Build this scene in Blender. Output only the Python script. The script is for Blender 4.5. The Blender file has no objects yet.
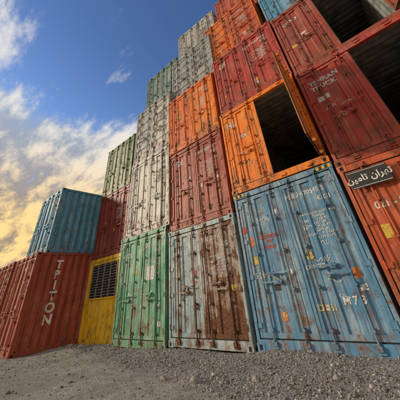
import bpy, bmesh, math, random
import numpy as np
from mathutils import Matrix, Vector
random.seed(7); np.random.seed(7)
scene=bpy.context.scene
col=scene.collection

# ------------------------------------------------------------------ materials
def newmat(name):
    m=bpy.data.materials.new(name); m.use_nodes=True
    nt=m.node_tree; nt.nodes.clear()
    out=nt.nodes.new('ShaderNodeOutputMaterial'); b=nt.nodes.new('ShaderNodeBsdfPrincipled')
    nt.links.new(b.outputs[0],out.inputs[0])
    return m,nt,b
def N(nt,t,**k):
    n=nt.nodes.new(t)
    for a,v in k.items(): setattr(n,a,v)
    return n
def noise(nt,vec,scale,detail=4,rough=.55,dist=0.):
    n=N(nt,'ShaderNodeTexNoise'); n.inputs['Scale'].default_value=scale; n.inputs['Detail'].default_value=detail
    n.inputs['Roughness'].default_value=rough; n.inputs['Distortion'].default_value=dist
    nt.links.new(vec,n.inputs['Vector']); return n.outputs[0]
def mapr(nt,v,a,b,c=0.,d=1.,smooth=True):
    n=N(nt,'ShaderNodeMapRange'); n.clamp=True
    if smooth: n.interpolation_type='SMOOTHSTEP'
    nt.links.new(v,n.inputs[0])
    for i,x in enumerate((a,b,c,d)): n.inputs[i+1].default_value=x
    return n.outputs[0]
def math_(nt,op,a,b=None):
    n=N(nt,'ShaderNodeMath',operation=op)
    for i,x in enumerate((a,b)):
        if x is None: continue
        if isinstance(x,(int,float)): n.inputs[i].default_value=x
        else: nt.links.new(x,n.inputs[i])
    return n.outputs[0]
def mix(nt,f,a,b,mode='MIX'):
    n=N(nt,'ShaderNodeMix',data_type='RGBA',blend_type=mode)
    for s,x in ((0,f),(6,a),(7,b)):
        if isinstance(x,(int,float)): n.inputs[s].default_value=x
        elif isinstance(x,(tuple,list)): n.inputs[s].default_value=(*x[:3],1)
        else: nt.links.new(x,n.inputs[s])
    return n.outputs[2]
def mapping(nt,vec,loc=(0,0,0),sc=(1,1,1)):
    n=N(nt,'ShaderNodeMapping'); nt.links.new(vec,n.inputs[0])
    n.inputs['Location'].default_value=loc; n.inputs['Scale'].default_value=sc
    return n.outputs[0]
def bump(nt,h,strength,dist,normal=None):
    n=N(nt,'ShaderNodeBump'); n.inputs['Strength'].default_value=strength; n.inputs['Distance'].default_value=dist
    nt.links.new(h,n.inputs['Height'])
    if normal: nt.links.new(normal,n.inputs['Normal'])
    return n.outputs[0]

def paint(name,c,rust=.3,fade=.4,fadecol=None,dirt=.5,seed=0,bottom=.5):
    m,nt,b=newmat(name)
    tc=N(nt,'ShaderNodeTexCoord').outputs['Object']
    s=seed*7.31
    v=mapping(nt,tc,(s,s*.7,s*1.3))
    vs=mapping(nt,tc,(s*1.1,s,s*.3),(7,7,.55))
    vs2=mapping(nt,tc,(s*.4,s*2,s*.9),(24,24,1.1))
    if fadecol is None:
        l=sum(c)/3; fadecol=tuple(min(.8,(x*.68+l*.32)*1.2+.06) for x in c)
    sep=N(nt,'ShaderNodeSeparateXYZ'); nt.links.new(tc,sep.inputs[0])
    big=noise(nt,v,1.3,2,.6,0); mid=noise(nt,v,4.5,5,.68); fine=noise(nt,v,30,2,.7)
    st=noise(nt,vs,1.,4,.62); st2=noise(nt,vs2,1.,2,.6)
    ax=math_(nt,'ABSOLUTE',sep.outputs[0])
    g1=mapr(nt,math_(nt,'ABSOLUTE',math_(nt,'SUBTRACT',ax,.304)),.085,.01)
    g2=mapr(nt,math_(nt,'ABSOLUTE',math_(nt,'SUBTRACT',ax,.901)),.085,.01)
    run=math_(nt,'MULTIPLY',math_(nt,'MAXIMUM',g1,g2),mapr(nt,st,.35,.6))
    f1=math_(nt,'MULTIPLY',mapr(nt,math_(nt,'ADD',math_(nt,'MULTIPLY',big,.5),math_(nt,'MULTIPLY',st,.5)),.42,.64),min(1,fade*1.1))
    col_=mix(nt,f1,c,fadecol)
    f2=math_(nt,'MULTIPLY',math_(nt,'MAXIMUM',mapr(nt,st2,.46,.68),math_(nt,'MULTIPLY',run,.8)),dirt*.85)
    col_=mix(nt,f2,col_,tuple(x*.36+.014 for x in c))
    f2b=math_(nt,'MULTIPLY',mapr(nt,mid,.5,.70),dirt*.8)
    col_=mix(nt,f2b,col_,tuple(x*.36+.03 for x in c))
    f3=math_(nt,'MULTIPLY',mapr(nt,math_(nt,'ADD',math_(nt,'MULTIPLY',mid,-.6),math_(nt,'MULTIPLY',st,.7)),.12,.22),fade*.55)
    col_=mix(nt,f3,col_,tuple(min(.75,x*.6+.24) for x in c))
    bz=math_(nt,'MULTIPLY',mapr(nt,sep.outputs[2],.75,.0,0,1),.12*bottom)
    comb=math_(nt,'ADD',math_(nt,'MULTIPLY',mid,.48),math_(nt,'MULTIPLY',st,.32))
    comb=math_(nt,'ADD',comb,math_(nt,'MULTIPLY',fine,.20)); comb=math_(nt,'ADD',comb,bz)
    comb=math_(nt,'ADD',comb,math_(nt,'MULTIPLY',run,.045))
    th=.68-.24*rust
    rm=mapr(nt,comb,th,th+.045)
    chips=math_(nt,'MULTIPLY',mapr(nt,math_(nt,'ADD',math_(nt,'MULTIPLY',fine,.62),math_(nt,'MULTIPLY',mid,.38)),.61-.05*rust,.635-.05*rust),.9)
    rm=math_(nt,'MAXIMUM',rm,chips)
    halo=math_(nt,'MULTIPLY',mapr(nt,comb,th-.10,th+.02),.5)
    col_=mix(nt,halo,col_,(.22,.10,.055))
    rc=mix(nt,mapr(nt,fine,.3,.7),(.06,.027,.018),(.21,.09,.042))
    col_=mix(nt,rm,col_,rc)
    nt.links.new(col_,b.inputs['Base Color'])
    nt.links.new(mapr(nt,rm,0,1,.5,.88),b.inputs['Roughness'])
    b.inputs['Specular IOR Level'].default_value=.3
    hb_=noise(nt,v,2.2,4,.6)
    nt.links.new(bump(nt,hb_,.5,.05),b.inputs['Normal'])
    return m
def flat(name,c,rough=.7,nz=.25,sc=20,metal=0):
    m,nt,b=newmat(name)
    tc=N(nt,'ShaderNodeTexCoord').outputs['Object']
    f=noise(nt,tc,sc,3,.65)
    cc=mix(nt,mapr(nt,f,.3,.7),tuple(x*(1-nz) for x in c),tuple(min(1,x*(1+nz)) for x in c))
    nt.links.new(cc,b.inputs['Base Color']); b.inputs['Roughness'].default_value=rough; b.inputs['Metallic'].default_value=metal
    return m
def decal(name,c,wear=.5):
    m,nt,b=newmat(name)
    g=N(nt,'ShaderNodeNewGeometry').outputs['Position']
    f=noise(nt,g,26,3,.8)
    tr=N(nt,'ShaderNodeBsdfTransparent'); ms=N(nt,'ShaderNodeMixShader')
    nt.links.new(math_(nt,'MULTIPLY',mapr(nt,f,.53,.64),wear),ms.inputs[0])
    nt.links.new(b.outputs[0],ms.inputs[1]); nt.links.new(tr.outputs[0],ms.inputs[2])
    o=[n for n in nt.nodes if n.type=='OUTPUT_MATERIAL'][0]; nt.links.new(ms.outputs[0],o.inputs[0])
    cc=mix(nt,mapr(nt,f,.35,.6),c,tuple(x*.75+.03 for x in c))
    nt.links.new(cc,b.inputs['Base Color']); b.inputs['Roughness'].default_value=.75
    return m
M_rubber=flat('rubber',(.022,.022,.022),.8)
M_darkp=flat('dark_opening_paint',(.012,.011,.01),.95)
M_white=decal('white_lettering',(.72,.72,.68),.8)
M_black=decal('black_lettering',(.03,.03,.03),.6)
M_blackp=flat('black_plate_paint',(.025,.025,.028),.5)
M_whitep=flat('white_plate_paint',(.66,.66,.63),.7,.15,9)
M_yel=decal('yellow_sticker',(.68,.46,.05),.5)
M_redst=decal('red_sticker',(.5,.07,.045),.5)
M_orst=decal('orange_sticker',(.65,.2,.05),.5)
M_chalk=decal('chalk_marks',(.70,.62,.25),.8)
M_wood=flat('plywood_floor',(.14,.08,.045),.8,.4,6)
M_inside=flat('interior_paint',(.20,.215,.20),.7,.45,2.5)
M_galv=flat('worn_bar_metal',(.22,.21,.20),.6,.5,12)

# ------------------------------------------------------------------ mesh builder
class MB:
    def __init__(s,seed=0):
        s.v=[];s.f=[];s.m=[]; r=random.Random(seed*31+5)
        s.w=[(r.uniform(1.5,5),r.uniform(1.5,5),r.uniform(0,6.3),r.uniform(0,6.3)) for _ in range(3)]
    def dent(s,a,b):
        t=1
        for p,q,u,v in s.w[:2]: t*=.5+.5*math.sin(a*p+u)*math.sin(b*q+v)
        p,q,u,v=s.w[2]
        return .05*t*t+.007*(1+math.sin(a*p*3+u)*math.sin(b*q*2.4+v))*.5
    def quad(s,pts,m=0):
        i=len(s.v); s.v+=pts; s.f.append(tuple(range(i,i+len(pts)))); s.m.append(m)
    def box(s,x0,x1,y0,y1,z0,z1,m=0):
        i=len(s.v)
        s.v+=[(x0,y0,z0),(x1,y0,z0),(x1,y1,z0),(x0,y1,z0),(x0,y0,z1),(x1,y0,z1),(x1,y1,z1),(x0,y1,z1)]
        for f in ((0,3,2,1),(4,5,6,7),(0,1,5,4),(1,2,6,5),(2,3,7,6),(3,0,4,7)):
            s.f.append(tuple(i+k for k in f)); s.m.append(m)
    def cylz(s,x,y,z0,z1,r,m=0,n=8,bend=0):
        i=len(s.v); zs=[z0+(z1-z0)*k/6 for k in range(7)] if bend else [z0,z1]
        for j,z in enumerate(zs):
            bx=bend*math.sin(math.pi*(z-z0)/(z1-z0))
            for k in range(n):
                a=2*math.pi*k/n; s.v.append((x+bx+r*math.cos(a),y+r*math.sin(a),z))
        for j in range(len(zs)-1):
            for k in range(n):
                s.f.append((i+j*n+k,i+j*n+(k+1)%n,i+j*n+n+(k+1)%n,i+j*n+n+k)); s.m.append(m)
        e=i+(len(zs)-1)*n
        s.f.append(tuple(i+k for k in reversed(range(n)))); s.f.append(tuple(e+k for k in range(n))); s.m+= [m,m]
    def strip(s,prof,fn,a,b,m=0,seg=1,dent=0):
        i=len(s.v); n=seg+1
        for t,d in prof:
            for k in range(n):
                e=a+(b-a)*k/seg
                dd=dent*s.dent(t,e)*(math.sin(math.pi*k/seg)**.5 if 0<k<seg else 0)
                s.v.append(fn(t,d+dd,e))
        for k in range(len(prof)-1):
            for j in range(seg):
                s.f.append((i+n*k+j,i+n*k+n+j,i+n*k+n+j+1,i+n*k+j+1)); s.m.append(m)
    def obj(s,name,mats,parent=None,loc=(0,0,0),rotz=0,bevel=0):
        me=bpy.data.meshes.new(name); me.from_pydata(s.v,[],s.f); me.update()
        for m in mats: me.materials.append(m)
        me.polygons.foreach_set('material_index',s.m)
        o=bpy.data.objects.new(name,me); col.objects.link(o)
        o.location=loc; o.rotation_euler=(0,0,rotz)
        if parent: o.parent=parent
        if bevel:
            bv=o.modifiers.new('bevel','BEVEL'); bv.width=bevel; bv.segments=2; bv.limit_method='ANGLE'
        return o

def corr(L0,L1,pitch=.278,depth=.036,flat_=.26):
    n=max(1,round((L1-L0)/pitch)); p=(L1-L0)/n; out=[]
    for k in range(n):
        a=L0+k*p
        out+=[(a,0),(a+p*flat_,0),(a+p*.5,depth),(a+p*(.5+flat_),depth)]
    out.append((L1,0)); return out

W=2.438; PW=.075; DW=W/2-PW-.018; FR=.055; OFF=PW+.014
def doorH(H): return H-.128-.165-.04
def prof_V():
    x0,x1=FR,DW-FR; n=3; p=(x1-x0)/n; pr=[(x0,.006)]
    for k in range(n):
        a=x0+k*p; pr+=[(a+p*.18,.006),(a+p*.27,.034),(a+p*.73,.034),(a+p*.82,.006)]
    pr.append((x1,.006)); return pr
def prof_H(h):
    z0,z1=FR+.02,h-FR-.02; n=5; p=(z1-z0)/n; pr=[(z0,.006)]
    for k in range(n):
        a=z0+k*p; pr+=[(a+p*.2,.006),(a+p*.27,.034),(a+p*.73,.034),(a+p*.8,.006)]
    pr.append((z1,.006)); return pr
def pval(pr,q):
    if q<=pr[0][0] or q>=pr[-1][0]: return 0.
    for (a,da),(b,db) in zip(pr,pr[1:]):
        if a<=q<=b: return da+(db-da)*(q-a)/max(1e-9,b-a)
    return 0.
def conform(o_,e,name,mat,lift=.0035):
    """turn a flat outline object into painted lettering that follows the door ribs"""
    col.objects.link(o_); bpy.context.view_layer.update()
    me=bpy.data.meshes.new_from_object(o_.evaluated_get(bpy.context.evaluated_depsgraph_get()))
    me.transform(o_.matrix_world)
    bpy.data.objects.remove(o_)
    bm=bmesh.new(); bm.from_mesh(me)
    H=e['H']; st=e['style']
    if st=='V':
        pr=prof_V(); br=[OFF+q for q,_ in pr]+[W-OFF-q for q,_ in pr]; ax=0
    else:
        pr=prof_H(doorH(H)); br=[.185+q for q,_ in pr]; ax=2
    if bm.verts:
        lo=min(v.co[ax] for v in bm.verts); hi=max(v.co[ax] for v in bm.verts)
        for q in br:
            if lo<q<hi:
                no=[0,0,0]; no[ax]=1; pt=[0,0,0]; pt[ax]=q
                bmesh.ops.bisect_plane(bm,geom=bm.verts[:]+bm.edges[:]+bm.faces[:],plane_co=pt,plane_no=no,dist=1e-5)
        for v in bm.verts:
            if st=='V': q=v.co.x-OFF if v.co.x<W/2 else W-OFF-v.co.x
            else: q=v.co.z-.185
            v.co.y=.02+pval(pr,q)-lift+v.co.y*.3
    bm.to_mesh(me); bm.free()
    me.materials.clear(); me.materials.append(mat)
    o=bpy.data.objects.new(name,me); col.objects.link(o); o.parent=e
    return o
def text(body,x,z,size,mat,e,bold=.005,name='lettering',align='LEFT',rot=0):
    c=bpy.data.curves.new(name,'FONT'); c.body=body; c.size=size; c.offset=bold*size*6; c.align_x=align
    o=bpy.data.objects.new(name,c); o.location=(x,0,z); o.rotation_euler=(math.radians(90),rot,0)
    return conform(o,e,name,mat)
def plainText(body,x,z,size,mat,parent,y,bold=.004,name='lettering',align='LEFT'):
    c=bpy.data.curves.new(name,'FONT'); c.body=body; c.size=size; c.offset=bold*size*6; c.align_x=align; c.materials.append(mat); c.extrude=.001
    o=bpy.data.objects.new(name,c); col.objects.link(o); o.parent=parent; o.location=(x,y,z); o.rotation_euler=(math.radians(90),0,0); return o
def plate(x0,x1,z0,z1,mat,e,name='sticker',tilt=0.):
    me=bpy.data.meshes.new(name); cx,cz=(x0+x1)/2,(z0+z1)/2; P_=[]
    for a,b in ((x0,z0),(x1,z0),(x1,z1),(x0,z1)):
        dx,dz=a-cx,b-cz; P_.append((cx+dx*math.cos(tilt)-dz*math.sin(tilt),0,cz+dx*math.sin(tilt)+dz*math.cos(tilt)))
    me.from_pydata(P_,[],[(0,1,2,3)])
    return conform(bpy.data.objects.new(name,me),e,name,mat,.003)
def solid(x0,x1,z0,z1,mat,parent,y,name):
    b=MB(); b.box(x0,x1,y,y+.004,z0,z1); return b.obj(name,[mat],parent)

def leaf(h,style,right,seed=0,hb=.85):
    r=random.Random(seed); b=MB(seed); t=.05; w=DW; fr=FR
    b.box(0,w,0,t,0,fr+.02); b.box(0,w,0,t,h-fr-.02,h); b.box(0,fr,0.001,t,fr+.02,h-fr-.02); b.box(w-fr,w,0.001,t,fr+.02,h-fr-.02)
    x0,x1,z0,z1=fr,w-fr,fr+.02,h-fr-.02
    if style=='V': b.strip(prof_V(),lambda q,d,e:(q,d,e),z0,z1,0,10,.55)
    else: b.strip(prof_H(h),lambda q,d,e:(e,d,q),x1,x0,0,8,.55)
    b.box(-.012,w+.01,.012,.03,-.014,-.001,2); b.box(-.012,w+.01,.012,.03,h+.001,h+.014,2)
    b.box(w+.001,w+.012,.004,.03,0,h,2); b.box(-.013,-.001,.012,.03,0,h,2)
    for bx in (w*.27,w*.80):
        b.cylz(bx,-.034,-.09,h+.07,.0165,1,10,bend=r.choice([0,0,r.uniform(-.02,.02)]))
        for zz in (.12,h*.27,h*.52,h*.76,h-.14):
            b.box(bx-.045,bx+.045,-.010,.001,zz-.03,zz+.03,1)
            b.box(bx-.026,bx+.026,-.055,-.0105,zz-.018,zz+.018,1)
        for zz in (-.07,h+.05): b.box(bx-.03,bx+.045,-.062,-.004,zz-.03,zz+.03,1)
        hz=hb+(0 if bx<w*.5 else .13)+r.uniform(-.02,.02)
        hx0,hx1=(bx-.02,min(bx+.42,w+.28)) if bx<w*.5 else (bx-.42,bx+.02)
        b.box(hx0,hx1,-.068,-.058,hz-.014,hz+.014,1)
        b.box(bx-.028,bx+.028,-.0575,-.03,hz-.03,hz+.03,1)
        cx=hx1-.06 if bx<w*.5 else hx0+.06
        b.box(cx-.035,cx+.035,-.057,.0005,hz-.045,hz+.03,1)
    for zz in (.18,h*.37,h*.63,h-.18):
        b.box(-.035,.08,-.012,.0008,zz-.04,zz+.04,0); b.cylz(-.02,-.014,zz-.055,zz+.055,.016,1,8)
    if right:
        b.v=[(-x,y,z) for x,y,z in b.v]; b.f=[tuple(reversed(f)) for f in b.f]
    return b

cnum=[0]
def container(x,y,z,H,pm,L=6.06,style='V',rot=0,open_r=None,open_l=None,pr=None,barm=None,name='shipping_container',doors=True,interior=None):
    cnum[0]+=1; seed=cnum[0]
    e=bpy.data.objects.new(name,None); col.objects.link(e); e.location=(x,y,z); e.rotation_euler=(0,0,rot); e.empty_display_size=.3
    e['H']=H; e['style']=style
    barm=barm or pm; pr=pr or pm
    b=MB(seed); pw=PW
    for xa,xb in ((.012,pw),(W-pw,W-.012)):
        b.box(xa,xb,.004,.13,.118,H-.118); b.box(xa,xb,L-.12,L-.004,.118,H-.118)
    b.box(pw*.9,W-pw*.9,.006,.10,H-.128,H-.012); b.box(pw*.9,W-pw*.9,.006,.12,.012,.165)
    b.box(pw*.9,W-pw*.9,L-.08,L-.006,H-.10,H-.014); b.box(pw*.9,W-pw*.9,L-.1,L-.006,.012,.16)
    for q in (OFF+DW*.27,OFF+DW*.8):
        for kx in (q,W-q):
            b.box(kx-.055,kx+.055,-.02,.0055,H-.075,H-.03,1); b.box(kx-.055,kx+.055,-.02,.0055,.05,.10,1)
    for xa,xb in ((.006,.056),(W-.056,W-.006)):
        b.box(xa,xb,.16,L-.16,.016,.165); b.box(xa,xb,.16,L-.16,H-.085,H-.014)
    for cx in (0,W-.162):
        for cy in (0,L-.178):
            for cz in (0,H-.118): b.box(cx-.002,cx+.164,cy-.003,cy+.181,cz,cz+.118)
        for cz in (.059,H-.059):
            ox=cx+.081; b.box(ox-.03,ox+.03,-.0045,-.0032,cz-.036,cz+.036,2)  # dark patch proud of the casting, painted as the shaded hole
    for sx in (-.0035,W+.0023):
        for cy in (.09,L-.09):
            for cz in (.059,H-.059): b.box(sx,sx+.0012,cy-.036,cy+.036,cz-.03,cz+.03,2)
    y_=.5
    while y_<L-.3: b.box(.06,W-.06,y_,y_+.05,.03,.13); y_+=.6
    b.obj('frame',[pm,barm,M_darkp],e,bevel=.005)
    s=MB(seed+500); pf=corr(.13,L-.12)
    s.strip(pf,lambda q,d,e_:(.016+d,q,e_),H-.085,.165,0,8,.7)
    s.strip(pf,lambda q,d,e_:(W-.016-d,q,e_),.165,H-.085,0,8,.7)
    pf2=corr(pw,W-pw,.25,.04)
    s.strip(pf2,lambda q,d,e_:(q,L-.03-d,e_),H-.1,.16,0)
    pf3=corr(.1,L-.08,.21,.02,.3)
    s.strip(pf3,lambda q,d,e_:(e_,q,H-.02-d),.05,W-.05,0)
    s.quad([(.05,.12,.168),(W-.05,.12,.168),(W-.05,L-.05,.168),(.05,L-.05,.168)],1)
    s.obj('corrugated_walls',[pm,M_wood],e)
    if (open_r is not None or open_l is not None):
        s2=MB()
        s2.strip(pf,lambda q,d,e_:(.075+d,q,e_),H-.085,.165,0)
        s2.strip(pf,lambda q,d,e_:(W-.075-d,q,e_),.165,H-.085,0)
        s2.strip(pf2,lambda q,d,e_:(q,L-.09-d,e_),H-.1,.16,0)
        s2.strip(pf3,lambda q,d,e_:(e_,q,H-.045-d),.05,W-.05,0)
        for yy in np.arange(.5,L-.4,.6): s2.box(.125,W-.125,yy,yy+.04,H-.10,H-.068,0)
        s2.obj('interior_lining',[interior or M_inside],e)
    if doors:
        dh=doorH(H); zz=.185
        leaf(dh,style,False,seed).obj('door_left',[pm,barm,M_rubber],e,(OFF,.02,zz),rotz=-(open_l or 0))
        leaf(dh,style,True,seed+99).obj('door_right',[pr,barm,M_rubber],e,(W-OFF,.02,zz),rotz=(open_r or 0))
    return e

def marks(e,H,code='GRLU 440162 0',size='22G1',logo=None,seed=0,mat=None,l=True,r=True,lm=None):
    rr=random.Random(seed); mat=mat or M_white
    if r:
        text(code,1.30,H-.47,.13,mat,e)
        text(size,1.93,H-.64,.12,mat,e)
        t='MAX GROSS  30,480 KGS\n           67,200 LBS\nTARE        2,230 KGS\n            4,920 LBS\nNET        28,250 KGS\n           62,280 LBS\nCU.CAP     33.2 CU.M\n            1,170 CU.FT'
        text(t,1.5,H-.86,.062,mat,e,bold=.004)
    if l:
        if logo: text(logo,.22,H-.55,.26,lm or mat,e)
        for k in range(rr.randint(1,4)):
            x=rr.choice([.24,.58,.92])+rr.uniform(0,.03); z=rr.uniform(.5,H-.8); w=rr.uniform(.06,.12); h=rr.uniform(.06,.13)
            plate(x,x+w,z,z+h,rr.choice([M_white,M_yel,M_redst,M_orst,M_black,M_white]),e,tilt=rr.uniform(-.06,.06))
    for k in range(rr.randint(1,3)):
        x=rr.choice([1.38,1.71,2.05])+rr.uniform(0,.03); z=rr.uniform(.4,H-1.5); w=rr.uniform(.06,.13); h=rr.uniform(.05,.12)
        plate(x,x+w,z,z+h,rr.choice([M_white,M_yel,M_white]),e,tilt=rr.uniform(-.06,.06))
def hazard(e,H):
    for side in (0,1):
        for k in range(6):
            x0=(.02+k*.06) if side==0 else (2.418-.06-k*.06)
            solid(x0,x0+.058,H-.10,H-.03,M_yel if k%2==0 else M_black,e,-.0085,'hazard_stripe')
def scribbles(e,n,x0,x1,z0,z1,mat,seed,size=.12,r=.006):
    rr=random.Random(seed)
    for k in range(n):
        cx,cz=rr.uniform(x0,x1),rr.uniform(z0,z1)
        pts=[(cx+i*size*.22+rr.uniform(-.35,.35)*size,cz+rr.uniform(-.5,.5)*size) for i in range(rr.randint(5,9))]
        q=[]
        for i in range(len(pts)-1):
            p0=pts[max(0,i-1)];p1=pts[i];p2=pts[i+1];p3=pts[min(len(pts)-1,i+2)]
            for t in (0,.2,.4,.6,.8):
                q.append(tuple(.5*((2*p1[j])+(-p0[j]+p2[j])*t+(2*p0[j]-5*p1[j]+4*p2[j]-p3[j])*t*t+(-p0[j]+3*p1[j]-3*p2[j]+p3[j])*t**3) for j in (0,1)))
        V=[];F=[]
        for i,(a,b_) in enumerate(q):
            a2,b2=q[min(i+1,len(q)-1)] if i<len(q)-1 else (2*a-q[i-1][0],2*b_-q[i-1][1])
            dx,dz=a2-a,b2-b_; l=math.hypot(dx,dz) or 1; nx_,nz_=-dz/l*r,dx/l*r
            V+=[(a+nx_,0,b_+nz_),(a-nx_,0,b_-nz_)]
            if i: F.append((2*i-2,2*i-1,2*i+1,2*i))
        me=bpy.data.meshes.new('scrawl'); me.from_pydata(V,[],F)
        conform(bpy.data.objects.new('scrawl',me),e,'chalk_scrawl',mat,.004)

# ------------------------------------------------------------------ palette
P=paint
blueM =P('paint_blue',(.095,.25,.41),.26,.8,(.30,.41,.48),.8,1)
blueM2=P('paint_blue_dark',(.05,.20,.36),.3,.5,None,.6,2)
ltbl =P('paint_sky_blue',(.09,.31,.47),.24,.6,None,.7,3)
greyB=P('paint_grey_blue',(.30,.41,.44),.38,.8,(.52,.56,.53),.8,4)
rustP=P('paint_rusted',(.38,.36,.33),.76,.8,(.27,.175,.15),.9,5,1.)
green=P('paint_green',(.08,.32,.19),.32,.9,(.34,.50,.37),.7,6)
dgreen=P('paint_olive_green',(.10,.17,.05),.3,.6,None,.6,7)
yellow=P('paint_yellow',(.85,.50,.015),.24,.5,(.80,.58,.14),.7,8)
red1=P('paint_red',(.46,.055,.035),.34,.5,(.50,.16,.11),.75,9)
red2=P('paint_brown_red',(.36,.06,.035),.36,.5,(.44,.16,.11),.75,10)
red3=P('paint_brick_red',(.54,.10,.035),.32,.5,(.55,.20,.11),.75,11)
dred=P('paint_maroon',(.24,.032,.025),.32,.5,(.34,.10,.08),.6,12)
orange=P('paint_orange',(.83,.21,.012),.30,.4,(.78,.34,.08),.65,13)
orange2=P('paint_orange_weathered',(.76,.16,.018),.38,.55,(.70,.32,.11),.75,14)
white=P('paint_off_white',(.50,.50,.46),.38,.5,(.66,.64,.58),.9,15)
grey=P('paint_grey',(.34,.37,.37),.35,.5,(.52,.53,.51),.8,16)
ggrey=P('paint_grey_green',(.18,.27,.25),.33,.6,None,.7,17)
tred=P('paint_oxide_red',(.38,.065,.04),.33,.55,(.45,.16,.10),.85,18)

# ------------------------------------------------------------------ wall of containers
L=12.19; h=2.591
e=container(0,0,0,2.9,blueM,L,'V'); marks(e,2.9,'PPRU 470545 3','42G1',None,3); hazard(e,2.9)
text('CAUTION\n9\'-6"\nHIGH',.70,1.80,.10,M_redst,e,align='CENTER',bold=.006)
plate(.10,.20,1.98,2.12,M_redst,e); plate(.24,.36,1.70,1.88,M_orst,e); plate(.93,1.03,2.24,2.33,M_white,e)
plate(.24,.35,1.35,1.50,M_yel,e); plate(.60,.72,.42,.55,M_orst,e); plate(1.38,1.5,1.3,1.42,M_yel,e); plate(2.05,2.17,.95,1.10,M_orst,e)
text('DANGER',1.32,1.15,.09,M_white,e); text('M 7 3',1.75,.62,.15,M_white,e); text('DA 51',1.32,.55,.12,M_chalk,e); text('5 30',.2,1.1,.14,M_white,e)
scribbles(e,4,.15,.9,.4,1.3,M_chalk,5,.12); scribbles(e,6,1.35,2.1,.4,1.9,M_white,8,.12); scribbles(e,4,.2,.9,1.9,2.4,M_white,11,.1)
z=2.9
e=container(.0,-.02,z,h,orange,L,'V',open_r=math.radians(97)); text('HL',.17,h-.62,.28,M_white,e,bold=.008); text('CAU 21',.5,1.0,.10,M_white,e); text('3506',.5,1.5,.13,M_white,e); scribbles(e,3,.2,.9,.4,1.6,M_black,15,.12)
z+=h
e=container(.02,.02,z,h,red1,L,'V',rot=.004); marks(e,h,'GSTU 810326 0','22G1','GE',5)
z+=h
e=container(-.26,.22,z,h,orange2,L,'H',pr=red3); marks(e,h,'TCKU 181','22G1',None,6)
z+=h
e=container(.22,.8,z,h,red3,L,'V'); marks(e,h,seed=7)
# column -1
x=-2.53; z=-.04
e=container(x,0,z,2.556,greyB,L,'V',pr=rustP,barm=rustP,rot=.002); marks(e,2.55,'IRSU 20714','22G1',None,9,mat=M_white); scribbles(e,4,.2,.9,.6,1.9,M_black,41,.12); text('53 07',.2,2.0,.15,M_black,e)
z+=2.556
e=container(x-.02,.03,z,h,red2,L,'V',rot=-.003); marks(e,h,'CRXU 225771 9','22G1','TEX',12)
z+=h
e=container(x+.0,-.01,z,h,orange2,L,'V',pr=orange,rot=.004); marks(e,h,'HLXU 350862 5','22G1',None,13)
z+=h
e=container(x+.08,.16,z,h,grey,L,'H'); marks(e,h,'SEAU 822','22G1',None,14,mat=M_black)
z+=h
e=container(x+.16,.58,z,h,white,L,'V',rot=.06); marks(e,h,'MAEU 60','22G1',None,15,mat=M_black)
# column -2
x=-5.04; z=-.11
e=container(x,-.08,z,2.86,green,L,'V',rot=.012); marks(e,2.85,'CLHU 311452','22G1',None,16); plate(1.5,1.9,1.5,1.85,M_white,e); scribbles(e,4,.2,.9,.6,2.2,M_white,42,.12); text('CLOU',.2,2.2,.2,M_white,e)
z+=2.86
e=container(x+.12,-.02,z,2.9,white,L,'V'); marks(e,2.9,'NYKU 53','45G1','K',17,mat=M_black)
z+=2.9
e=container(x+.15,0,z,2.8,grey,L,'H',pr=white); marks(e,2.8,'OOLU 17','22G1',None,18,mat=M_black)
z+=2.8
e=container(x+.25,0.35,z,h,ggrey,L,'V'); marks(e,h,'CAXU 9','22G1',None,19)
# column -3
x=-7.577; z=-.19
e=container(x,.08,z,h,yellow,L,doors=False,name='container_office')
b=MB()
b.box(.075,W-.075,.03,.06,.165,1.30,0)
b.box(.075,.28,.03,.06,1.30,2.46,0); b.box(W-.28,W-.075,.03,.06,1.30,2.46,0); b.box(.28,W-.28,.03,.06,2.36,2.46,0)
b.box(.28,W-.28,.04,.05,1.30,2.36,1)
for zz in np.arange(1.36,2.34,.085): b.box(.30,W-.30,.012,.028,zz,zz+.02,2)
for xx in (.28,.74,1.2,1.66,W-.32): b.box(xx,xx+.035,.002,.0385,1.28,2.38,2)
b.box(.26,W-.26,-.004,.029,1.25,1.285,0)
for xx in (.6,1.2,1.8): b.box(xx,xx+.02,.022,.029,.18,1.24,0)
b.obj('barred_window_wall',[yellow,M_darkp,M_galv],e,bevel=.003)
z+=h
e=container(x+.03,.1,z,h,dred,L,'V',rot=-.004); marks(e,h,'TRIU 58','22G1',None,21)
z+=h
e=container(x-.02,.08,z,h,dgreen,L,'V'); marks(e,h,'EMCU 33','22G1',None,22)
# column 1 (right)
x=2.495; z=.02; h1=2.68
e=container(x,-.093,z,h1,red3,L,'V')
solid(.12,.74,2.19,2.49,M_blackp,e,-.072,'black_name_plate')
for bb in ((.135,.725,2.205,2.212),(.135,.725,2.468,2.475)): solid(*bb,M_whitep,e,-.0735,'plate_border')
PER1='\uFEE6\uFEF4\uFEE3\uFE8E\uFE97 \uFEE5\uFE8D\uFEAE\uFEEC\uFE97'
plainText(PER1,.43,2.30,.15,M_whitep,e,-.074,align='CENTER')
text('021 - 880',.3,1.84,.15,M_white,e); scribbles(e,4,.2,.9,.8,1.6,M_white,31,.13); plate(.24,.38,1.4,1.6,M_yel,e)
marks(e,h1,'SBIU 110','22G1',None,32,l=False)
z+=h1
e=container(x,-.06,z,h,red1,L,'V',open_r=math.radians(104))
text('TEHRAN\nTRUCK',.2,2.05,.17,M_white,e,bold=.006); plate(.24,.5,1.55,1.68,M_white,e); text('22G1',.3,1.3,.1,M_white,e); scribbles(e,3,.2,.9,.6,1.3,M_white,33,.14)
z+=h
e=container(x,.0,z,h,red2,L,'V',open_r=math.radians(110)); text('CRX 3',.25,2.0,.16,M_white,e); plate(.58,.72,1.2,1.35,M_white,e); plate(.24,.38,1.0,1.1,M_yel,e)
z+=h
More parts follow.
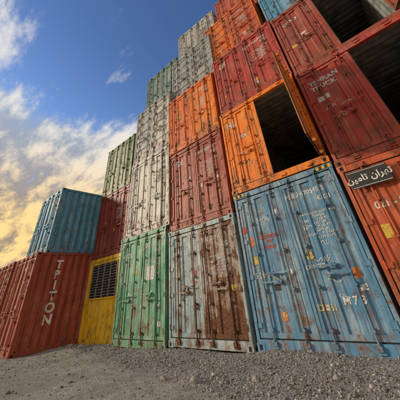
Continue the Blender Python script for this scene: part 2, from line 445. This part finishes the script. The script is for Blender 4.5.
e=container(x-.12,.15,z,h,ltbl,L,'V'); marks(e,h,seed=34)
z+=h
e=container(x,.4,z,h,red1,L,'V'); marks(e,h,seed=35)
x=5.0; z=.06
for k,m in enumerate((blueM2,red2,red3,orange2,ltbl)):
    e=container(x,-.05+.03*(k%2),z,h,m,L,'V'); marks(e,h,seed=40+k); z+=h
x=7.5; z=.06
for k,m in enumerate((green,red1,grey,red3)):
    e=container(x,.0,z,h,m,L,'V'); marks(e,h,seed=50+k); z+=h

# ------------------------------------------------------------------ protruding stack on the left
e=container(-7.64-2.438,-1.93,-.19,2.89,tred,6.06,'V'); marks(e,2.85,'TRIU 29','22G1',None,60)
pf=corr(.13,6.06-.12); pf_y=[p[0] for p in pf]
for i,ch in enumerate('TRITON'):
    c=bpy.data.curves.new('side_lettering','FONT'); c.body=ch; c.size=.38; c.offset=.014; c.align_x='CENTER'
    o=bpy.data.objects.new('tmp',c); o.rotation_euler=(math.radians(90),0,math.radians(90)); o.location=(0,.86,2.36-i*.33)
    col.objects.link(o); bpy.context.view_layer.update()
    me=bpy.data.meshes.new_from_object(o.evaluated_get(bpy.context.evaluated_depsgraph_get())); me.transform(o.matrix_world); bpy.data.objects.remove(o)
    bm=bmesh.new(); bm.from_mesh(me)
    for q in pf_y: bmesh.ops.bisect_plane(bm,geom=bm.verts[:]+bm.edges[:]+bm.faces[:],plane_co=(0,q,0),plane_no=(0,1,0),dist=1e-5)
    for v in bm.verts: v.co.x=W-.016-float(np.interp(v.co.y,pf_y,[p[1] for p in pf]))+.004
    bm.to_mesh(me); bm.free(); me.materials.clear(); me.materials.append(M_whitep)
    o=bpy.data.objects.new('side_lettering',me); col.objects.link(o); o.parent=e
e=container(-7.79-2.438,-1.63,2.70,h,ltbl,6.06,'V'); marks(e,h,seed=61)
e=container(-10.2-2.438,-2.0,-.2,2.9,red2,6.06,'V'); marks(e,2.9,'GLDU 2','45G1',None,62)
e=container(-12.75-2.438,-2.1,-.2,2.9,dred,6.06,'V'); marks(e,2.9,seed=63)

# ------------------------------------------------------------------ ground
def gh(x,y):
    x=np.asarray(x,float); y=np.asarray(y,float)
    g=np.clip(.022*x,-.15,.08)-.03
    g=g+.02*np.sin(x*1.3+y*.7)*np.cos(y*1.1-x*.4)+.012*np.sin(x*3.1-y*2.3)
    g=g+.10*np.exp(-((x+6.6)**2/1.2+(y+.7)**2/.25))+.05*np.exp(-((y+.15)**2)/.05)*(.5+.5*np.sin(x*2.1))
    return g
def tline(x,y): # >0 : loose gravel, <0 : packed dirt track
    return y+1.70+.17*x+.18*np.sin(x*1.7)+.10*np.sin(x*4.1+y)
def axis(lo,hi,c0,c1,fine):
    d=fine; v=c0; pre=[]
    while v>lo: d*=1.35; v-=d; pre.append(v)
    v=c1; d=fine; post=[]
    while v<hi: d*=1.35; v+=d; post.append(v)
    return np.array(pre[::-1]+list(np.arange(c0,c1+1e-6,fine))+post)
X=axis(-3000,3000,-13,6,.06); Y=axis(-3000,3000,-5,.6,.06)
XX,YY=np.meshgrid(X,Y,indexing='ij'); ZZ=gh(XX,YY)+np.where((abs(XX)<20)&(abs(YY)<8),np.random.normal(0,.004,XX.shape)*np.where(tline(XX,YY)<0,.4,1),0)
nx,ny=XX.shape
me=bpy.data.meshes.new('gravel_ground')
vv=np.stack([XX,YY,ZZ],-1).reshape(-1,3)
idx=np.arange(nx*ny).reshape(nx,ny)
ff=np.stack([idx[:-1,:-1],idx[1:,:-1],idx[1:,1:],idx[:-1,1:]],-1).reshape(-1,4)
me.from_pydata(vv.tolist(),[],ff.tolist()); me.polygons.foreach_set('use_smooth',[True]*len(ff))
g=bpy.data.objects.new('ground',me); col.objects.link(g)
m,nt,b=newmat('gravel_and_dirt')
pos=N(nt,'ShaderNodeNewGeometry').outputs['Position']
n1=noise(nt,pos,.9,3,.6); n2=noise(nt,pos,9,5,.7); n3=noise(nt,pos,90,2,.7)
vor=N(nt,'ShaderNodeTexVoronoi'); vor.inputs['Scale'].default_value=42; nt.links.new(pos,vor.inputs['Vector'])
vh=N(nt,'ShaderNodeSeparateColor'); nt.links.new(vor.outputs['Color'],vh.inputs[0])
c1=mix(nt,vh.outputs[0],(.14,.13,.12),(.37,.35,.32))
c2=mix(nt,mapr(nt,n2,.35,.65),(.22,.195,.165),(.38,.35,.30))
c2=mix(nt,math_(nt,'MULTIPLY',mapr(nt,n3,.5,.7),.5),c2,(.13,.12,.11))
sp=N(nt,'ShaderNodeSeparateXYZ'); nt.links.new(pos,sp.inputs[0])
ln=math_(nt,'ADD',math_(nt,'ADD',sp.outputs[1],1.70),math_(nt,'MULTIPLY',sp.outputs[0],.17))
ln=math_(nt,'ADD',ln,math_(nt,'MULTIPLY',math_(nt,'SUBTRACT',noise(nt,pos,1.6,4,.6),.5),1.0))
track=mapr(nt,ln,.12,-.12)
cc=mix(nt,track,c1,c2)
cc=mix(nt,math_(nt,'MULTIPLY',mapr(nt,n1,.42,.62),.5),cc,(.18,.158,.13))
nt.links.new(cc,b.inputs['Base Color']); b.inputs['Roughness'].default_value=.95
hh=math_(nt,'ADD',math_(nt,'MULTIPLY',vor.outputs['Distance'],-.6),math_(nt,'MULTIPLY',n3,.35))
bn=bump(nt,math_(nt,'ADD',hh,math_(nt,'MULTIPLY',n2,1.5)),.8,.018); nt.links.new(bn,b.inputs['Normal'])
me.materials.append(m)

phi=(1+5**.5)/2
ico=np.array([(-1,phi,0),(1,phi,0),(-1,-phi,0),(1,-phi,0),(0,-1,phi),(0,1,phi),(0,-1,-phi),(0,1,-phi),(phi,0,-1),(phi,0,1),(-phi,0,-1),(-phi,0,1)])/1.902
icf=np.array([(0,11,5),(0,5,1),(0,1,7),(0,7,10),(0,10,11),(1,5,9),(5,11,4),(11,10,2),(10,7,6),(7,1,8),(3,9,4),(3,4,2),(3,2,6),(3,6,8),(3,8,9),(4,9,5),(2,4,11),(6,2,10),(8,6,7),(9,8,1)])
def stones(name,px,py,sz,mat):
    n=len(px)
    V=ico[None]*(1+np.random.uniform(-.38,.30,(n,12,1)))
    V=V*np.random.uniform(.5,1.25,(n,1,3))*np.array([1,1,.7])
    a=np.random.uniform(0,2*np.pi,n); ca,sa=np.cos(a)[:,None],np.sin(a)[:,None]
    x=V[:,:,0]*ca-V[:,:,1]*sa; y=V[:,:,0]*sa+V[:,:,1]*ca
    V=np.stack([x,y,V[:,:,2]],-1)*sz[:,None,None]
    V[:,:,0]+=px[:,None]; V[:,:,1]+=py[:,None]; V[:,:,2]+=(gh(px,py)+sz*.2)[:,None]
    F=(icf[None]+12*np.arange(n)[:,None,None]).reshape(-1,3)
    me=bpy.data.meshes.new(name); me.vertices.add(n*12); me.vertices.foreach_set('co',V.ravel())
    me.loops.add(F.size); me.loops.foreach_set('vertex_index',F.ravel().astype(np.int32))
    me.polygons.add(len(F)); me.polygons.foreach_set('loop_start',np.arange(0,F.size,3,dtype=np.int32))
    me.update(calc_edges=True); me.validate(); me.materials.append(mat)
    o=bpy.data.objects.new(name,me); col.objects.link(o); return o
ms,nt,b=newmat('stone')
ge=N(nt,'ShaderNodeNewGeometry')
rp=N(nt,'ShaderNodeValToRGB'); nt.links.new(ge.outputs['Random Per Island'],rp.inputs[0])
el=rp.color_ramp.elements; el[0].color=(.07,.07,.07,1); el[1].color=(.55,.53,.48,1)
for p_,c_ in ((.3,(.16,.15,.14,1)),(.6,(.28,.26,.235,1)),(.8,(.37,.32,.25,1))): q=el.new(p_); q.color=c_
cc=mix(nt,.3,rp.outputs[0],mix(nt,mapr(nt,noise(nt,ge.outputs['Position'],60,2,.7),.3,.7),(.11,.105,.10),(.36,.34,.30)))
nt.links.new(cc,b.inputs['Base Color']); b.inputs['Roughness'].default_value=.9
def scatter(n,x0,x1,y0,y1,smin,smax,trackp):
    px=np.random.uniform(x0,x1,n); py=np.random.uniform(y0,y1,n)
    l=tline(px,py)
    clump=.55+.45*np.sin(px*2.3+1.3*np.sin(py*3))*np.sin(py*3.1+px)
    keep=(np.random.rand(n)<np.clip(.5+l*2.5,trackp,1)*np.clip(clump+.25,.25,1))
    px,py=px[keep],py[keep]; sz=smin+(smax-smin)*np.random.rand(len(px))**2.3
    return px,py,sz
A=[scatter(50000,-5,4.5,-3.6,.05,.004,.021,.05),scatter(16000,-12,-5,-3.6,.0,.008,.026,.15),scatter(1300,-9,4.5,-3.4,-.05,.018,.044,.12)]
stones('gravel',*[np.concatenate([a[i] for a in A]) for i in range(3)],ms)
rocks=((-.62,-1.72,.06),(-.05,-1.60,.08),(.75,-1.28,.055),(-5.9,-.55,.09),(-6.5,-.62,.07),(-2.6,-.35,.05),(1.7,-1.0,.045))
mr=flat('rock',(.27,.245,.21),.95,.4,3)
for i,(rx,ry,rs) in enumerate(rocks):
    bm=bmesh.new(); bmesh.ops.create_icosphere(bm,subdivisions=3,radius=1); r=random.Random(i)
    planes=[(Vector((r.uniform(-1,1),r.uniform(-1,1),r.uniform(-.6,1))).normalized(),r.uniform(.55,.85)) for _ in range(12)]
    for v in bm.verts:
        for n_,d_ in planes:
            k=v.co.dot(n_)
            if k>d_: v.co-=n_*(k-d_)
        v.co*=1+r.uniform(-.035,.035)
        v.co.x*=1.3; v.co.z*=.75
    me=bpy.data.meshes.new('rock'); bm.to_mesh(me); bm.free(); me.materials.append(mr)
    o=bpy.data.objects.new('rock',me); col.objects.link(o); o.scale=(rs,)*3; o.rotation_euler=(0,0,r.uniform(0,6)); o.location=(rx,ry,float(gh(rx,ry))+rs*.3)

# ------------------------------------------------------------------ sky + sun
sd=Vector((-.78,-.58,.34)).normalized()
el_=math.asin(sd.z); az=math.atan2(sd.x,sd.y)
w=bpy.data.worlds.new('World'); scene.world=w; w.use_nodes=True; nt=w.node_tree; nt.nodes.clear()
out=N(nt,'ShaderNodeOutputWorld'); bg=N(nt,'ShaderNodeBackground'); bg.inputs[1].default_value=.12
nt.links.new(bg.outputs[0],out.inputs[0])
sky=N(nt,'ShaderNodeTexSky',sky_type='NISHITA'); sky.sun_disc=False; sky.sun_elevation=el_; sky.sun_rotation=az; sky.dust_density=.4; sky.ozone_density=3.
tc=N(nt,'ShaderNodeTexCoord').outputs['Generated']
sp=N(nt,'ShaderNodeSeparateXYZ'); nt.links.new(tc,sp.inputs[0])
zz=math_(nt,'ADD',math_(nt,'MAXIMUM',sp.outputs[2],0.),.22)
cmb=N(nt,'ShaderNodeCombineXYZ'); nt.links.new(math_(nt,'DIVIDE',sp.outputs[0],zz),cmb.inputs[0]); nt.links.new(math_(nt,'DIVIDE',sp.outputs[1],zz),cmb.inputs[1])
mp=N(nt,'ShaderNodeMapping'); nt.links.new(cmb.outputs[0],mp.inputs[0]); mp.inputs['Rotation'].default_value=(0,0,math.radians(-38)); mp.inputs['Scale'].default_value=(1.1,2.4,1); mp.inputs['Location'].default_value=(3.1,1.7,0)
cn=noise(nt,mp.outputs[0],1.2,5,.6,.15); cn2=noise(nt,mp.outputs[0],3.2,6,.66,.2)
elev=sp.outputs[2]
fill_clouds=mapr(nt,sp.outputs[1],.25,-.35)  # extra unseen cloud cover at the camera's back, added for neutral fill light
thr=math_(nt,'SUBTRACT',mapr(nt,elev,.46,.66,.28,.59),math_(nt,'MULTIPLY',fill_clouds,.2))
d=math_(nt,'SUBTRACT',math_(nt,'ADD',math_(nt,'MULTIPLY',cn,.5),math_(nt,'MULTIPLY',cn2,.5)),thr)
mask=mapr(nt,d,-.02,.16)
warm=mapr(nt,elev,.58,.20)
ccol=mix(nt,warm,(6.8,6.6,6.3),(9.0,6.3,2.6))
shade=mapr(nt,math_(nt,'ADD',math_(nt,'MULTIPLY',cn,.4),math_(nt,'MULTIPLY',cn2,.6)),.42,.58)
cdark=mix(nt,warm,(2.9,3.5,4.5),(3.2,2.5,1.9))
ccol=mix(nt,shade,cdark,ccol)
top=mapr(nt,elev,.35,.85)
skc=mix(nt,1.,sky.outputs[0],mix(nt,top,(1.45,1.55,1.75),(1.0,1.15,1.45)),'MULTIPLY')
fin=mix(nt,mask,skc,ccol)
nt.links.new(fin,bg.inputs[0])
w.cycles.sampling_method='MANUAL'; w.cycles.sample_map_resolution=512
sl=bpy.data.lights.new('sun','SUN'); sl.energy=2.9; sl.angle=math.radians(6); sl.color=(1,.85,.65)
so=bpy.data.objects.new('sun',sl); col.objects.link(so); so.rotation_euler=(-sd).to_track_quat('-Z','Y').to_euler(); so.location=(-20,-15,15)

# ------------------------------------------------------------------ camera
yaw,pitch,roll=.683,.604,-.108
cy,sy=math.cos(yaw),math.sin(yaw)
f=Vector((-sy*math.cos(pitch),cy*math.cos(pitch),math.sin(pitch))); r=Vector((cy,sy,0)); u=r.cross(f)
r2=r*math.cos(roll)+u*math.sin(roll); u2=-r*math.sin(roll)+u*math.cos(roll)
cd=bpy.data.cameras.new('camera'); cam=bpy.data.objects.new('camera',cd); col.objects.link(cam)
R=Matrix((r2,u2,-f)).transposed().to_4x4(); cam.matrix_world=Matrix.Translation((3.253,-4.882,1.025))@R
cd.sensor_width=36; cd.lens=229.726/400*36; cd.shift_x=-(203.851-200)/400; cd.shift_y=(129.684-200)/400
cd.clip_start=.05; cd.clip_end=8000
scene.camera=cam
scene.view_settings.view_transform='Standard'; scene.view_settings.look='None'; scene.view_settings.exposure=0
